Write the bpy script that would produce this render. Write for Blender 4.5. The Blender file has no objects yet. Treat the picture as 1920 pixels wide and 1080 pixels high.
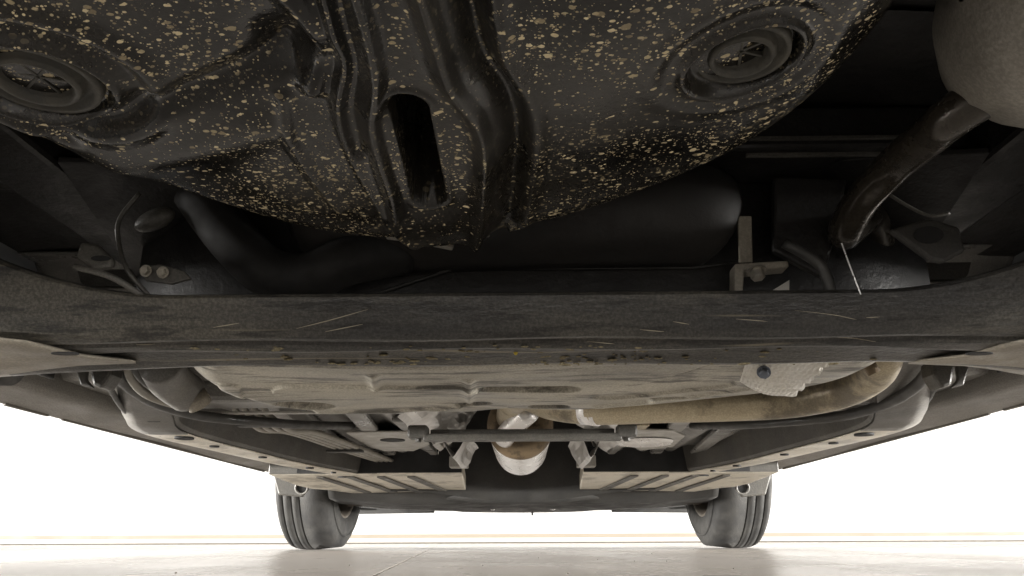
import bpy, math, random
import numpy as np
from mathutils import Vector, Matrix, noise
random.seed(7)
R = math.radians
sc = bpy.context.scene
col = sc.collection

# ------------------------------------------------------------------ camera, light, exposure
CAM_H = 0.035
FPX = 1400.0
PITCH = math.atan(470 / FPX); YAW = math.atan(0.01357 * math.cos(PITCH)); ROLL = R(-0.22)
cam_data = bpy.data.cameras.new('camera')
cam_data.sensor_width = 36.0; cam_data.lens = FPX / 1920 * 36.0
cam_data.clip_start = 0.01; cam_data.clip_end = 200
cam = bpy.data.objects.new('camera', cam_data); col.objects.link(cam)
CM = Matrix.Translation((0, 0, CAM_H)) @ Matrix.Rotation(YAW, 4, 'Z') @ Matrix.Rotation(math.pi / 2 + PITCH, 4, 'X') @ Matrix.Rotation(ROLL, 4, 'Z')
cam.matrix_world = CM
sc.camera = cam

world = bpy.data.worlds.new('World'); sc.world = world; world.use_nodes = True
bg = world.node_tree.nodes['Background']
bg.inputs['Color'].default_value = (1.0, 0.97, 0.93, 1); bg.inputs['Strength'].default_value = 0.10
# long low lamps added out of frame, standing in for the bright studio walls
def bank(name, loc, rot, w, h, power, colr=(1.0, 0.972, 0.93)):
    l = bpy.data.lights.new(name, 'AREA'); l.shape = 'RECTANGLE'; l.size = w; l.size_y = h; l.energy = power; l.color = colr
    o = bpy.data.objects.new(name, l); col.objects.link(o); o.location = loc; o.rotation_euler = rot; return o
bank('fill_bank', (-22, -5.0, 1.05), (R(90), 0, R(-90)), 22, 2.0, 30000)
bank('fill_bank', (22, -5.0, 1.05), (R(90), 0, R(90)), 22, 2.0, 30000)
bank('fill_bank', (0, -16.0, 1.05), (R(-90), 0, R(180)), 30, 2.0, 1500)
sc.view_settings.view_transform = 'Standard'; sc.view_settings.look = 'None'
sc.view_settings.exposure = 0.2; sc.view_settings.gamma = 1.0
sc.view_settings.use_curve_mapping = False
sc.cycles.max_bounces = 10; sc.cycles.diffuse_bounces = 6; sc.cycles.glossy_bounces = 5
sc.cycles.caustics_reflective = False; sc.cycles.caustics_refractive = False

# ------------------------------------------------------------------ survey: a sight line met with a height or a depth
CR = CM.to_3x3()
def ray(px, py):
    return CR @ Vector(((px - 960) / FPX, (540 - py) / FPX, -1.0))
def PZ(px, py, z):
    r = ray(px, py); t = (z - CAM_H) / r.z
    return Vector((r.x * t, r.y * t, z))
def PY(px, py, Y):
    r = ray(px, py); t = Y / r.y
    return Vector((r.x * t, Y, CAM_H + r.z * t))

# ------------------------------------------------------------------ materials
MATS = {}
def mat(name, base, rough=0.5, metal=0.0, spec=0.5, dust=None, dust_amt=0.5, dscale=12.0, stretch=(1, 1, 1), contrast=0.35,
        dark=None, dark_amt=0.0, kscale=20.0, kstretch=(1, 1, 1), bump=0.0, bscale=150.0, bstretch=(1, 1, 1),
        flecks=None, scratch=None, rough_var=0.12, grit=0.0, aniso=None):
    m = bpy.data.materials.new(name); m.use_nodes = True
    nt = m.node_tree; N = nt.nodes; L = nt.links
    b = N['Principled BSDF']
    b.inputs['Metallic'].default_value = metal
    b.inputs['Specular IOR Level'].default_value = spec
    tc = N.new('ShaderNodeTexCoord')
    def mapped(s):
        mp = N.new('ShaderNodeMapping'); mp.inputs['Scale'].default_value = s
        L.new(tc.outputs['Object'], mp.inputs['Vector']); return mp.outputs[0]
    def noisef(s, st, det=5, ro=0.6):
        n = N.new('ShaderNodeTexNoise'); n.inputs['Scale'].default_value = s
        n.inputs['Detail'].default_value = det; n.inputs['Roughness'].default_value = ro
        L.new(mapped(st), n.inputs['Vector']); return n.outputs['Fac']
    def ramp(x, lo, hi, a=0.0, c=1.0):
        r = N.new('ShaderNodeMapRange'); r.interpolation_type = 'SMOOTHSTEP'
        r.inputs['From Min'].default_value = lo; r.inputs['From Max'].default_value = hi
        r.inputs['To Min'].default_value = a; r.inputs['To Max'].default_value = c
        L.new(x, r.inputs['Value']); return r.outputs[0]
    def mix(fac, a, c):
        x = N.new('ShaderNodeMix'); x.data_type = 'RGBA'
        if isinstance(fac, float): x.inputs[0].default_value = fac
        else: L.new(fac, x.inputs[0])
        for i, v in ((6, a), (7, c)):
            if isinstance(v, tuple): x.inputs[i].default_value = (*v, 1)
            else: L.new(v, x.inputs[i])
        return x.outputs[2]
    def math_(op, a, c):
        x = N.new('ShaderNodeMath'); x.operation = op
        for i, v in ((0, a), (1, c)):
            if isinstance(v, (int, float)): x.inputs[i].default_value = v
            else: L.new(v, x.inputs[i])
        return x.outputs[0]
    c = tuple(base)
    rgh = ramp(noisef(dscale * 1.7, stretch), 0.3, 0.7, max(rough - rough_var, 0.03), min(rough + rough_var, 1))
    if dust:
        f = ramp(noisef(dscale, stretch), 0.5 - contrast, 0.5 + contrast, 0.0, dust_amt)
        c = mix(f, c, tuple(dust))
        rgh = math_('ADD', rgh, math_('MULTIPLY', f, 0.2))
    if dark:
        f = ramp(noisef(kscale, kstretch, 7, 0.7), 0.5, 0.62, 0.0, dark_amt)
        c = mix(f, c, tuple(dark))
    if grit:
        f = ramp(noisef(420.0, (1, 1, 1), 2), 0.35, 0.7, 1 - grit, 1 + grit)
        hs = N.new('ShaderNodeHueSaturation'); L.new(f, hs.inputs['Value'])
        if isinstance(c, tuple): hs.inputs['Color'].default_value = (*c, 1)
        else: L.new(c, hs.inputs['Color'])
        c = hs.outputs[0]
    if scratch:
        f = ramp(noisef(scratch[1], scratch[2], 3, 0.5), scratch[3], scratch[3] + 0.06, 0.0, scratch[4])
        c = mix(f, c, tuple(scratch[0]))
    height = None
    if flecks:
        # dried mud spatter: round to drawn-out spots of uneven size, denser in some patches
        fc1, fc2 = flecks['cols']
        # spray comes from below: it sticks to what faces the road, less to the steep flanks
        geo = N.new('ShaderNodeNewGeometry'); sn_ = N.new('ShaderNodeSeparateXYZ'); L.new(geo.outputs['Normal'], sn_.inputs[0])
        facing = ramp(math_('ABSOLUTE', sn_.outputs[2], 0.0), 0.72, 0.90, 0.12, 1.0)
        for (s, p, rmax, st) in flecks['layers']:
            wv = N.new('ShaderNodeVectorMath'); wv.operation = 'ADD'
            L.new(mapped(st), wv.inputs[0])
            nv = N.new('ShaderNodeTexNoise'); nv.inputs['Scale'].default_value = 300.0
            L.new(tc.outputs['Object'], nv.inputs['Vector'])
            sv = N.new('ShaderNodeVectorMath'); sv.operation = 'SCALE'; sv.inputs[3].default_value = 0.35 / s
            L.new(nv.outputs['Color'], sv.inputs[0]); L.new(sv.outputs[0], wv.inputs[1])
            v = N.new('ShaderNodeTexVoronoi'); v.voronoi_dimensions = '3D'; v.inputs['Scale'].default_value = s
            L.new(wv.outputs[0], v.inputs['Vector'])
            sep = N.new('ShaderNodeSeparateColor'); L.new(v.outputs['Color'], sep.inputs[0])
            dens = ramp(noisef(7.0, (1, 1, 1), 3), 0.38, 0.60, p * 0.30, p * 1.1)
            on = math_('LESS_THAN', sep.outputs[0], dens)
            sz = math_('MULTIPLY', math_('POWER', sep.outputs[1], 2.4), rmax)
            sz = math_('ADD', sz, rmax * 0.22)
            inside = ramp(math_('SUBTRACT', sz, v.outputs['Distance']), 0.0, 0.05)
            f = math_('MULTIPLY', math_('MULTIPLY', inside, on), facing)
            f = math_('MULTIPLY', f, ramp(sep.outputs[2], 0, 1, 0.45, 1.0))
            c = mix(f, c, mix(sep.outputs[2], tuple(fc1), tuple(fc2)))
            rgh = math_('ADD', rgh, math_('MULTIPLY', f, 0.4))
    if isinstance(c, tuple): b.inputs['Base Color'].default_value = (*c, 1)
    else: L.new(c, b.inputs['Base Color'])
    L.new(rgh, b.inputs['Roughness'])
    if bump:
        bn = N.new('ShaderNodeBump'); bn.inputs['Strength'].default_value = bump; bn.inputs['Distance'].default_value = 0.004
        L.new(noisef(bscale, bstretch, 4), bn.inputs['Height']); L.new(bn.outputs[0], b.inputs['Normal'])
    MATS[name] = m
    return m

MUD1, MUD2 = (0.46, 0.36, 0.20), (0.88, 0.75, 0.48)
mat('spattered_underseal', (0.007, 0.0066, 0.0062), 0.16, spec=0.55, dust=(0.034, 0.030, 0.023), dust_amt=0.75, dscale=6, contrast=0.16, bump=0.08, bscale=260, grit=0.25,
    flecks=dict(cols=(MUD1, MUD2), layers=[(520, 0.75, 0.44, (1, 1, 1)), (300, 0.66, 0.42, (0.7, 1, 1)), (175, 0.52, 0.34, (0.7, 1, 1)), (95, 0.22, 0.22, (0.75, 1, 1))]))
mat('black_underseal', (0.008, 0.0076, 0.0074), 0.5, dust=(0.022, 0.019, 0.016), dust_amt=0.6, dscale=10, bump=0.3, bscale=120, grit=0.2)  # black coating; in the rear cavity its tone also stands for shade
mat('plug_plastic', (0.03, 0.03, 0.028), 0.45, dust=(0.12, 0.11, 0.085), dust_amt=0.8, dscale=40, bump=0.2, bscale=300)
mat('beam_paint', (0.034, 0.033, 0.032), 0.33, dust=(0.090, 0.082, 0.066), dust_amt=0.9, dscale=7, stretch=(0.35, 2.2, 2.2), contrast=0.2, bump=0.3, bscale=220,
    bstretch=(0.4, 1, 1), grit=0.35, scratch=((0.30, 0.26, 0.18), 26, (0.10, 3, 3), 0.66, 0.55), dark=(0.014, 0.013, 0.012), dark_amt=0.8, kscale=34, kstretch=(0.3, 2, 2))
mat('arm_dust', (0.17, 0.15, 0.12), 0.5, dust=(0.36, 0.325, 0.26), dust_amt=0.8, dscale=14, bump=0.2, grit=0.15)
mat('tank_plastic', (0.21, 0.195, 0.16), 0.40, dust=(0.50, 0.465, 0.385), dust_amt=0.9, dscale=8, stretch=(0.6, 1.3, 1), contrast=0.25, bump=0.18, bscale=180, grit=0.2,
    dark=(0.030, 0.027, 0.022), dark_amt=0.8, kscale=22, kstretch=(0.35, 2.0, 1))
mat('tank_shield', (0.16, 0.145, 0.105), 0.45, dust=(0.27, 0.245, 0.18), dust_amt=0.8, dscale=9, bump=0.15, bscale=140, grit=0.18)
mat('dusty_steel', (0.22, 0.20, 0.165), 0.4, dust=(0.46, 0.42, 0.34), dust_amt=0.85, dscale=9, bump=0.12, bscale=110, grit=0.12)
mat('wax_steel', (0.58, 0.54, 0.45), 0.34, dust=(0.76, 0.71, 0.61), dust_amt=0.8, dscale=7, bump=0.1, bscale=90, grit=0.1, dark=(0.12, 0.105, 0.08), dark_amt=0.45, kscale=13)
mat('floor_steel', (0.085, 0.083, 0.079), 0.26, dust=(0.28, 0.268, 0.245), dust_amt=0.85, dscale=8, bump=0.3, bscale=30, grit=0.15)
mat('grey_plate', (0.40, 0.39, 0.36), 0.36, dust=(0.22, 0.20, 0.17), dust_amt=0.6, dscale=20, bump=0.1, grit=0.1)
mat('rail_side', (0.055, 0.053, 0.049), 0.40, dust=(0.125, 0.116, 0.098), dust_amt=0.8, dscale=9, bump=0.2, grit=0.2)
mat('sill_coat', (0.13, 0.123, 0.112), 0.55, dust=(0.22, 0.205, 0.18), dust_amt=0.85, dscale=11, stretch=(1, 0.5, 1), bump=0.3, bscale=300, grit=0.2)
mat('exhaust_steel', (0.34, 0.285, 0.19), 0.38, metal=0.4, dust=(0.52, 0.45, 0.32), dust_amt=0.8, dscale=9, bump=0.15, bscale=80, grit=0.15, dark=(0.05, 0.04, 0.03), dark_amt=0.7, kscale=6)
mat('rear_pipe_steel', (0.030, 0.026, 0.021), 0.17, metal=0.35, dust=(0.085, 0.072, 0.055), dust_amt=0.8, dscale=9, bump=0.12, bscale=80, grit=0.15)
mat('muffler_steel', (0.22, 0.205, 0.18), 0.4, metal=0.3, dust=(0.42, 0.39, 0.33), dust_amt=0.8, dscale=8, bump=0.15, grit=0.15)
mat('bright_steel', (0.86, 0.85, 0.84), 0.3, metal=0.75, dust=(0.62, 0.58, 0.54), dust_amt=0.4, dscale=25, bump=0.05)
mat('rusty_cap', (0.10, 0.072, 0.042), 0.5, metal=0.3, dust=(0.21, 0.15, 0.085), dust_amt=0.9, dscale=22, bump=0.3, bscale=200, dark=(0.03, 0.022, 0.015), dark_amt=0.6, kscale=30)
mat('foil', (0.80, 0.79, 0.77), 0.34, metal=0.8, dust=(0.45, 0.43, 0.40), dust_amt=0.6, dscale=25, bump=0.25, bscale=50)
mat('embossed_foil', (0.80, 0.78, 0.74), 0.36, metal=0.45, dust=(0.62, 0.58, 0.50), dust_amt=0.8, dscale=30, bump=0.1)
mat('bolt_blue', (0.10, 0.12, 0.16), 0.4, metal=0.6, dust=(0.2, 0.2, 0.2), dust_amt=0.5, dscale=60)
mat('bolt_steel', (0.42, 0.40, 0.36), 0.38, metal=0.7, dust=(0.25, 0.21, 0.15), dust_amt=0.6, dscale=80)
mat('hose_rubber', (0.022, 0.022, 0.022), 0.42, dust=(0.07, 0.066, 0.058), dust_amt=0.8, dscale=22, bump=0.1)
mat('line_coat', (0.20, 0.19, 0.165), 0.4, dust=(0.34, 0.31, 0.26), dust_amt=0.7, dscale=30)
mat('tyre_rubber', (0.015, 0.015, 0.015), 0.62, dust=(0.042, 0.040, 0.036), dust_amt=0.9, dscale=14, contrast=0.25, bump=0.2, bscale=240, grit=0.2)
mat('tyre_groove', (0.012, 0.012, 0.012), 0.8)
mat('rim_steel', (0.16, 0.145, 0.125), 0.45, metal=0.4, dust=(0.16, 0.13, 0.10), dust_amt=0.8, dscale=20, bump=0.1)
mat('brake_iron', (0.07, 0.055, 0.045), 0.55, metal=0.5, dust=(0.12, 0.09, 0.06), dust_amt=0.8, dscale=30)
mat('liner_plastic', (0.11, 0.107, 0.10), 0.5, dust=(0.24, 0.225, 0.20), dust_amt=0.8, dscale=14, bump=0.15, grit=0.15)
mat('kickup_coat', (0.085, 0.082, 0.078), 0.42, dust=(0.19, 0.18, 0.16), dust_amt=0.8, dscale=10, bump=0.15, grit=0.15)
mat('hose_shaded', (0.007, 0.0067, 0.0065), 0.7, dust=(0.016, 0.014, 0.012), dust_amt=0.7, dscale=18)  # darker copy of the hose rubber, cavity shade put into its colour
mat('tray_plastic', (0.016, 0.016, 0.0155), 0.5, dust=(0.044, 0.041, 0.036), dust_amt=0.8, dscale=10, bump=0.2, grit=0.2)
mat('car_paint', (0.55, 0.55, 0.55), 0.25, rough_var=0.02)
mat('glass', (0.02, 0.022, 0.025), 0.05, rough_var=0.0)
mat('chip_yellow', (0.55, 0.42, 0.05), 0.6)
mat('scratch_bare', (0.34, 0.30, 0.22), 0.5)
mat('floor_coat', (0.74, 0.695, 0.65), 0.24, spec=0.035, dust=(0.68, 0.635, 0.59), dust_amt=0.45, dscale=2.2, stretch=(1.0, 0.5, 1), rough_var=0.06, bump=0.02, bscale=12, grit=0.03)
mat('seam_dirt', (0.07, 0.062, 0.05), 0.8)
mat('wall_paint', (0.40, 0.40, 0.396), 0.6, rough_var=0.02)
mat('skirting_white', (0.34, 0.32, 0.29), 0.6)
mat('skirting_paint', (0.215, 0.187, 0.148), 0.6, dust=(0.17, 0.145, 0.11), dust_amt=0.5, dscale=3)

# ------------------------------------------------------------------ mesh helpers
def ob(name, shape, m, parent=None, smooth=False, bev=0.0, solid=0.0, label=None, kind=None, soff=0.0):
    vs, fs = shape
    me = bpy.data.meshes.new(name)
    me.from_pydata([tuple(map(float, v)) for v in vs], [], [tuple(int(i) for i in f) for f in fs])
    me.update()
    if smooth: me.polygons.foreach_set('use_smooth', [True] * len(me.polygons))
    o = bpy.data.objects.new(name, me); col.objects.link(o)
    mm = m if isinstance(m, (list, tuple)) else [m]
    for x in mm: me.materials.append(MATS[x])
    if parent is not None: o.parent = parent
    if solid:
        s = o.modifiers.new('solid', 'SOLIDIFY'); s.thickness = solid; s.offset = soff
    if bev:
        bm = o.modifiers.new('bevel', 'BEVEL'); bm.width = bev; bm.segments = 2; bm.limit_method = 'ANGLE'; bm.angle_limit = R(35)
    if label: o['label'] = label
    if kind: o['kind'] = kind
    return o
def join(*shapes):
    V, F = [], []
    for vs, fs in shapes:
        n = len(V); V += list(vs); F += [tuple(i + n for i in f) for f in fs]
    return V, F
def box(c, s, rot=None):
    c = Vector(c); V = []
    for x in (-.5, .5):
        for y in (-.5, .5):
            for z in (-.5, .5):
                p = Vector((x * s[0], y * s[1], z * s[2]))
                if rot: p = rot @ p
                V.append(c + p)
    return V, [(0, 1, 3, 2), (4, 6, 7, 5), (0, 4, 5, 1), (2, 3, 7, 6), (0, 2, 6, 4), (1, 5, 7, 3)]
def prism(poly, off):
    off = Vector(off); n = len(poly)
    V = [Vector(p) for p in poly] + [Vector(p) + off for p in poly]
    F = [tuple(range(n - 1, -1, -1)), tuple(range(n, 2 * n))] + [(i, (i + 1) % n, n + (i + 1) % n, n + i) for i in range(n)]
    return V, F
def grid(fn, nu, nv):
    V = [fn(i / nu, j / nv) for j in range(nv + 1) for i in range(nu + 1)]
    F = [(j * (nu + 1) + i, j * (nu + 1) + i + 1, (j + 1) * (nu + 1) + i + 1, (j + 1) * (nu + 1) + i) for j in range(nv) for i in range(nu)]
    return V, F
def catmull(pts, n=8):
    P = [Vector(p) for p in pts]; P = [2 * P[0] - P[1]] + P + [2 * P[-1] - P[-2]]
    out = []
    for k in range(1, len(P) - 2):
        a, b, c, d = P[k - 1:k + 3]
        for i in range(n):
            t = i / n
            out.append(0.5 * ((2 * b) + (c - a) * t + (2 * a - 5 * b + 4 * c - d) * t * t + (3 * b - a - 3 * c + d) * t ** 3))
    out.append(P[-2]); return out
def tube(pts, r, seg=14, n=8, cap=True, smooth=True):
    P = catmull(pts, n) if smooth else [Vector(p) for p in pts]
    N = len(P); V, F = [], []
    T = [(P[min(i + 1, N - 1)] - P[max(i - 1, 0)]).normalized() for i in range(N)]
    u = T[0].orthogonal().normalized()
    for i in range(N):
        u = (u - T[i] * u.dot(T[i])).normalized(); w = T[i].cross(u)
        rr = r(i / (N - 1)) if callable(r) else r
        for k in range(seg):
            a = 2 * math.pi * k / seg; V.append(P[i] + (u * math.cos(a) + w * math.sin(a)) * rr)
    for i in range(N - 1):
        for k in range(seg):
            k2 = (k + 1) % seg; F.append((i * seg + k, i * seg + k2, (i + 1) * seg + k2, (i + 1) * seg + k))
    if cap: F += [tuple(range(seg - 1, -1, -1)), tuple((N - 1) * seg + k for k in range(seg))]
    return V, F
def lathe(prof, origin, axis, seg=48, closed=False):
    """prof: list of (along axis, radius)"""
    o = Vector(origin); ax = Vector(axis).normalized(); u = ax.orthogonal().normalized(); w = ax.cross(u)
    V, F = [], []; n = len(prof)
    for k in range(seg):
        a = 2 * math.pi * k / seg; dr = u * math.cos(a) + w * math.sin(a)
        for (t, r) in prof: V.append(o + ax * t + dr * r)
    for k in range(seg):
        k2 = (k + 1) % seg
        for i in range(n - (0 if closed else 1)):
            i2 = (i + 1) % n; F.append((k * n + i, k * n + i2, k2 * n + i2, k2 * n + i))
    return V, F
def disc(c, axis, r, h, seg=20):
    return lathe([(0, 0.0001), (0, r), (h, r), (h, 0.0001)], c, axis, seg)
def hexbolt(c, axis, r, h):
    return join(lathe([(0, 0.0001), (0, r * 1.35), (h * .25, r * 1.35), (h * .25, 0.0001)], c, axis, 18),
                lathe([(h * .25, 0.0001), (h * .25, r), (h, r), (h * 1.1, r * .8), (h * 1.1, 0.0001)], c, axis, 6))
def ellipsoid(c, rx, ry, rz, rot=None, n=14):
    V, F = [], []
    for i in range(n + 1):
        a = math.pi * i / n
        for k in range(2 * n):
            b = math.pi * k / n
            p = Vector((rx * math.sin(a) * math.cos(b), ry * math.sin(a) * math.sin(b), rz * math.cos(a)))
            V.append(Vector(c) + (rot @ p if rot else p))
    for i in range(n):
        for k in range(2 * n):
            k2 = (k + 1) % (2 * n); F.append((i * 2 * n + k, i * 2 * n + k2, (i + 1) * 2 * n + k2, (i + 1) * 2 * n + k))
    return V, F
def sstep(a, b, x):
    t = np.clip((x - a) / (b - a), 0, 1); return t * t * (3 - 2 * t)
def pl_dist(X, Y, poly):
    """distance to a polyline, and which side (+ = right of travel)"""
    best = np.full(X.shape, 1e9); side = np.zeros(X.shape)
    for (ax, ay), (bx, by) in zip(poly[:-1], poly[1:]):
        dx, dy = bx - ax, by - ay; L2 = dx * dx + dy * dy
        t = np.clip(((X - ax) * dx + (Y - ay) * dy) / L2, 0, 1)
        d = np.hypot(X - ax - t * dx, Y - ay - t * dy)
        s = (X - ax) * dy - (Y - ay) * dx
        m = d < best; best = np.where(m, d, best); side = np.where(m, np.sign(s), side)
    return best, side
def xy(pts, z):
    return [tuple(PZ(a, b, z)[:2]) for a, b in pts]
def smooth2(pts, n=6):
    return [tuple(p[:2]) for p in catmull([Vector((a, b, 0)) for a, b in pts], n)]
def polar(cx, cy, rho, zfun, nth, ns, walls, spow=0.8):
    """a pressed pan: a star-shaped outline filled by rings, then turned up into its side wall"""
    th = np.linspace(0, 2 * np.pi, nth, endpoint=False); rh = rho(th)
    s = (np.arange(1, ns + 1) / ns) ** spow
    X = cx + np.outer(s, rh * np.cos(th)); Y = cy + np.outer(s, rh * np.sin(th))
    D = np.outer(1 - s, rh)
    Z = zfun(X, Y, D)
    V = [(cx, cy, float(zfun(np.array([[cx]]), np.array([[cy]]), np.array([[9.]]))[0, 0]))]
    V += list(zip(X.ravel(), Y.ravel(), Z.ravel()))
    for (grow, zt) in walls:
        V += list(zip(cx + (rh + grow) * np.cos(th), cy + (rh + grow) * np.sin(th), np.full(nth, zt)))
    tot = ns + len(walls); F = [(0, 1 + (k + 1) % nth, 1 + k) for k in range(nth)]
    for i in range(tot - 1):
        for k in range(nth):
            k2 = (k + 1) % nth; F.append((1 + i * nth + k, 1 + i * nth + k2, 1 + (i + 1) * nth + k2, 1 + (i + 1) * nth + k))
    return V, F

# ------------------------------------------------------------------ setting: coated floor slabs, far wall
def struct(o): o['kind'] = 'structure'; return o
floor = struct(ob('floor', grid(lambda u, v: (-25 + 50 * u, -20 + 34 * v, -0.006), 4, 4), 'seam_dirt'))
sa = Vector((*PZ(700, 1080, 0)[:2],)); sb = Vector((*PZ(822, 1022, 0)[:2],))
sd = (sb - sa).normalized(); sn = Vector((sd.y, -sd.x))
FAR = 9.0
def seam(Y): return sa + sd * ((Y - sa.y) / sd.y)
def slab(x0, x1):
    return prism([(x0(-20), -20, -0.03), (x1(-20), -20, -0.03), (x1(FAR), FAR, -0.03), (x0(FAR), FAR, -0.03)], (0, 0, 0.03))
ob('slab', slab(lambda y: -25, lambda y: seam(y).x - 0.0016), 'floor_coat', floor)
ob('slab', slab(lambda y: seam(y).x + 0.0016, lambda y: 25), 'floor_coat', floor)
WALL_Y = 6.3
wall = struct(ob('wall', box((0, WALL_Y + .1, 2.0), (44, .2, 4.6)), 'wall_paint'))
ob('base_gap', box((0, WALL_Y - .004, .0045), (44, .008, .009)), 'seam_dirt', wall)  # dark strip along the joint at the wall foot
ob('skirting_board', box((0, WALL_Y - .008, .0265), (44, .016, .033)), 'skirting_white', wall)
ob('skirting_cap', box((0, WALL_Y - .006, .058), (44, .012, .028)), 'skirting_paint', wall)
gv = [(655, 1060), (1065, 1075), (1222, 1038), (1250, 1052), (1190, 1052), (1010, 1046), (1300, 1030), (330, 1074), (498, 1024), (1375, 1066), (905, 1060), (1120, 1049)]
grit = ob('floor_grit', join(*[ellipsoid(PZ(a, b, .0006), .0011, .002, .0009, n=4) for a, b in gv]), 'seam_dirt')
grit['kind'] = 'stuff'; grit['label'] = 'dark specks of grit scattered on the pale floor'; grit['category'] = 'grit'

# ------------------------------------------------------------------ the car
car = bpy.data.objects.new('parked_car', None); col.objects.link(car)
car['label'] = 'underside of a small car seen low from behind, dirty floor and exhaust above pale floor'
car['category'] = 'car'
FY, RY, TR = 2.88, 0.28, 0.75      # front axle, rear axle, half track

# body shell: top skin, two flanks with wheel openings
prof = [(-.40, .27), (-.50, .31), (-.53, .55), (-.49, .75), (-.40, .95), (-.18, 1.38), (.15, 1.49), (1.2, 1.53), (1.85, 1.44), (2.55, 1.02), (3.25, .86), (3.58, .72), (3.70, .5), (3.67, .27), (3.60, .175)]
P2 = [(p.x, p.y) for p in catmull([Vector((a, b, 0)) for a, b in prof], 4)]
def halfw(z): return .835 - .22 * max(0, (z - .85) / .65) ** 1.2 - .10 * max(0, (.45 - z) / .3) ** 2 * 0
def skin(u, v):
    y, z = P2[min(int(round(v * (len(P2) - 1))), len(P2) - 1)]
    end = 0.5 * (1 + math.cos(math.pi * min(1, min(abs(y + .53), abs(y - 3.70)) / .25))) * .10
    w = halfw(z) - end; x = (2 * u - 1) * w
    crown = .03 * (1 - (2 * u - 1) ** 2)
    return (x, y, z + (crown if z > .8 else 0))
ob('body_skin', grid(skin, 12, len(P2) - 1), 'car_paint', car, smooth=True)
topY = [p[0] for p in P2]; topZ = [p[1] for p in P2]
def ztop(y):
    c = [z for (a, z), (b, z2) in zip(P2[:-1], P2[1:]) for _ in [0] if min(a, b) <= y <= max(a, b)]
    return max(c) if c else .7
def zbot(y):
    for a in (FY, RY):
        if abs(y - a) < .355: return .30 + math.sqrt(.355 ** 2 - (y - a) ** 2)
    return .262 if y < 2.6 else .20
for s in (-1, 1):
    def flank(u, v, s=s):
        y = -.48 + u * 4.13; zb = zbot(y); zt = max(ztop(y) - .005, zb + .02); z = zb + (zt - zb) * v
        end = 0.5 * (1 + math.cos(math.pi * min(1, min(abs(y + .53), abs(y - 3.70)) / .25))) * .10
        return (s * (halfw(z) - end), y, z)
    ob('flank_panel', grid(flank, 160, 16), 'car_paint', car, smooth=True, solid=.004)

# floor pan: rear deck, raised heel, front floor, tunnel
def panz(x, y):
    z = .268
    # pressed swages along the front floor
    ax = abs(x)
    if y > 1.05 and .2 < ax < .56:
        z += .007 * math.sin((ax - .2) * 2 * math.pi / .075) * min(1, (y - 1.05) / .08)
    tun = float(sstep(.21, .155, np.float64(ax)))
    z += tun * .15
    rear = float(sstep(1.12, 1.04, np.float64(y)))
    z = z * (1 - rear) + .43 * rear
    toe = float(sstep(2.14, 2.40, np.float64(y)))
    z += toe * .30 * (1 - tun * .4)
    return z
def pan(u, v):
    x = -.73 + 1.46 * u; y = 1.0 + 1.6 * v
    return (x, y, panz(x, y))
ob('floor_pan', grid(pan, 146, 120), 'floor_steel', car, smooth=True, solid=.003, soff=1)
# rear deck round the spare wheel well
ob('rear_floor', grid(lambda u, v: (-.73 + 1.46 * u, .50 + .56 * v, .432 + .004 * math.sin(u * 30)), 40, 6), 'black_underseal', car)
ob('rear_deck', grid(lambda u, v: (-.73 + 1.46 * u, -.46 + .98 * v, .44 + .003 * math.sin(u * 40)), 40, 4), 'black_underseal', car)

# ---- spare wheel well
WZ = .290; WC = (-.071, .348); WR = .297
Lo = smooth2(xy([(585, -70), (618, 40), (640, 110), (628, 190), (650, 262), (702, 350), (742, 410), (795, 452)], WZ))
Ro = smooth2(xy([(800, -70), (832, 40), (858, 120), (902, 180), (918, 240), (914, 330), (908, 400), (896, 448)], WZ))
Li = smooth2(xy([(660, -70), (690, 30), (706, 120), (700, 200), (714, 262), (738, 330), (745, 370)], WZ))
Lm = smooth2(xy([(630, -70), (650, 40), (668, 120), (660, 190), (675, 262)], WZ))
Rg = smooth2(xy([(872, -70), (886, 30), (908, 110), (952, 180), (968, 250), (964, 340), (955, 420)], WZ))
Lc = smooth2(xy([(480, -60), (560, 15), (597, 90), (586, 165)], WZ))
Ld = smooth2(xy([(528, 190), (545, 260), (585, 320), (640, 380)], WZ))
Cr = smooth2(xy([(120, 262), (235, 215), (360, 180), (520, 125)], WZ))
Ck = smooth2(xy([(170, 330), (300, 300), (480, 240)], WZ))
Sl = xy([(765, 218), (806, 378)], WZ - .016)
PLUGR = PZ(1395, 140, WZ); PLUGL = PZ(70, 150, WZ)
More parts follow.
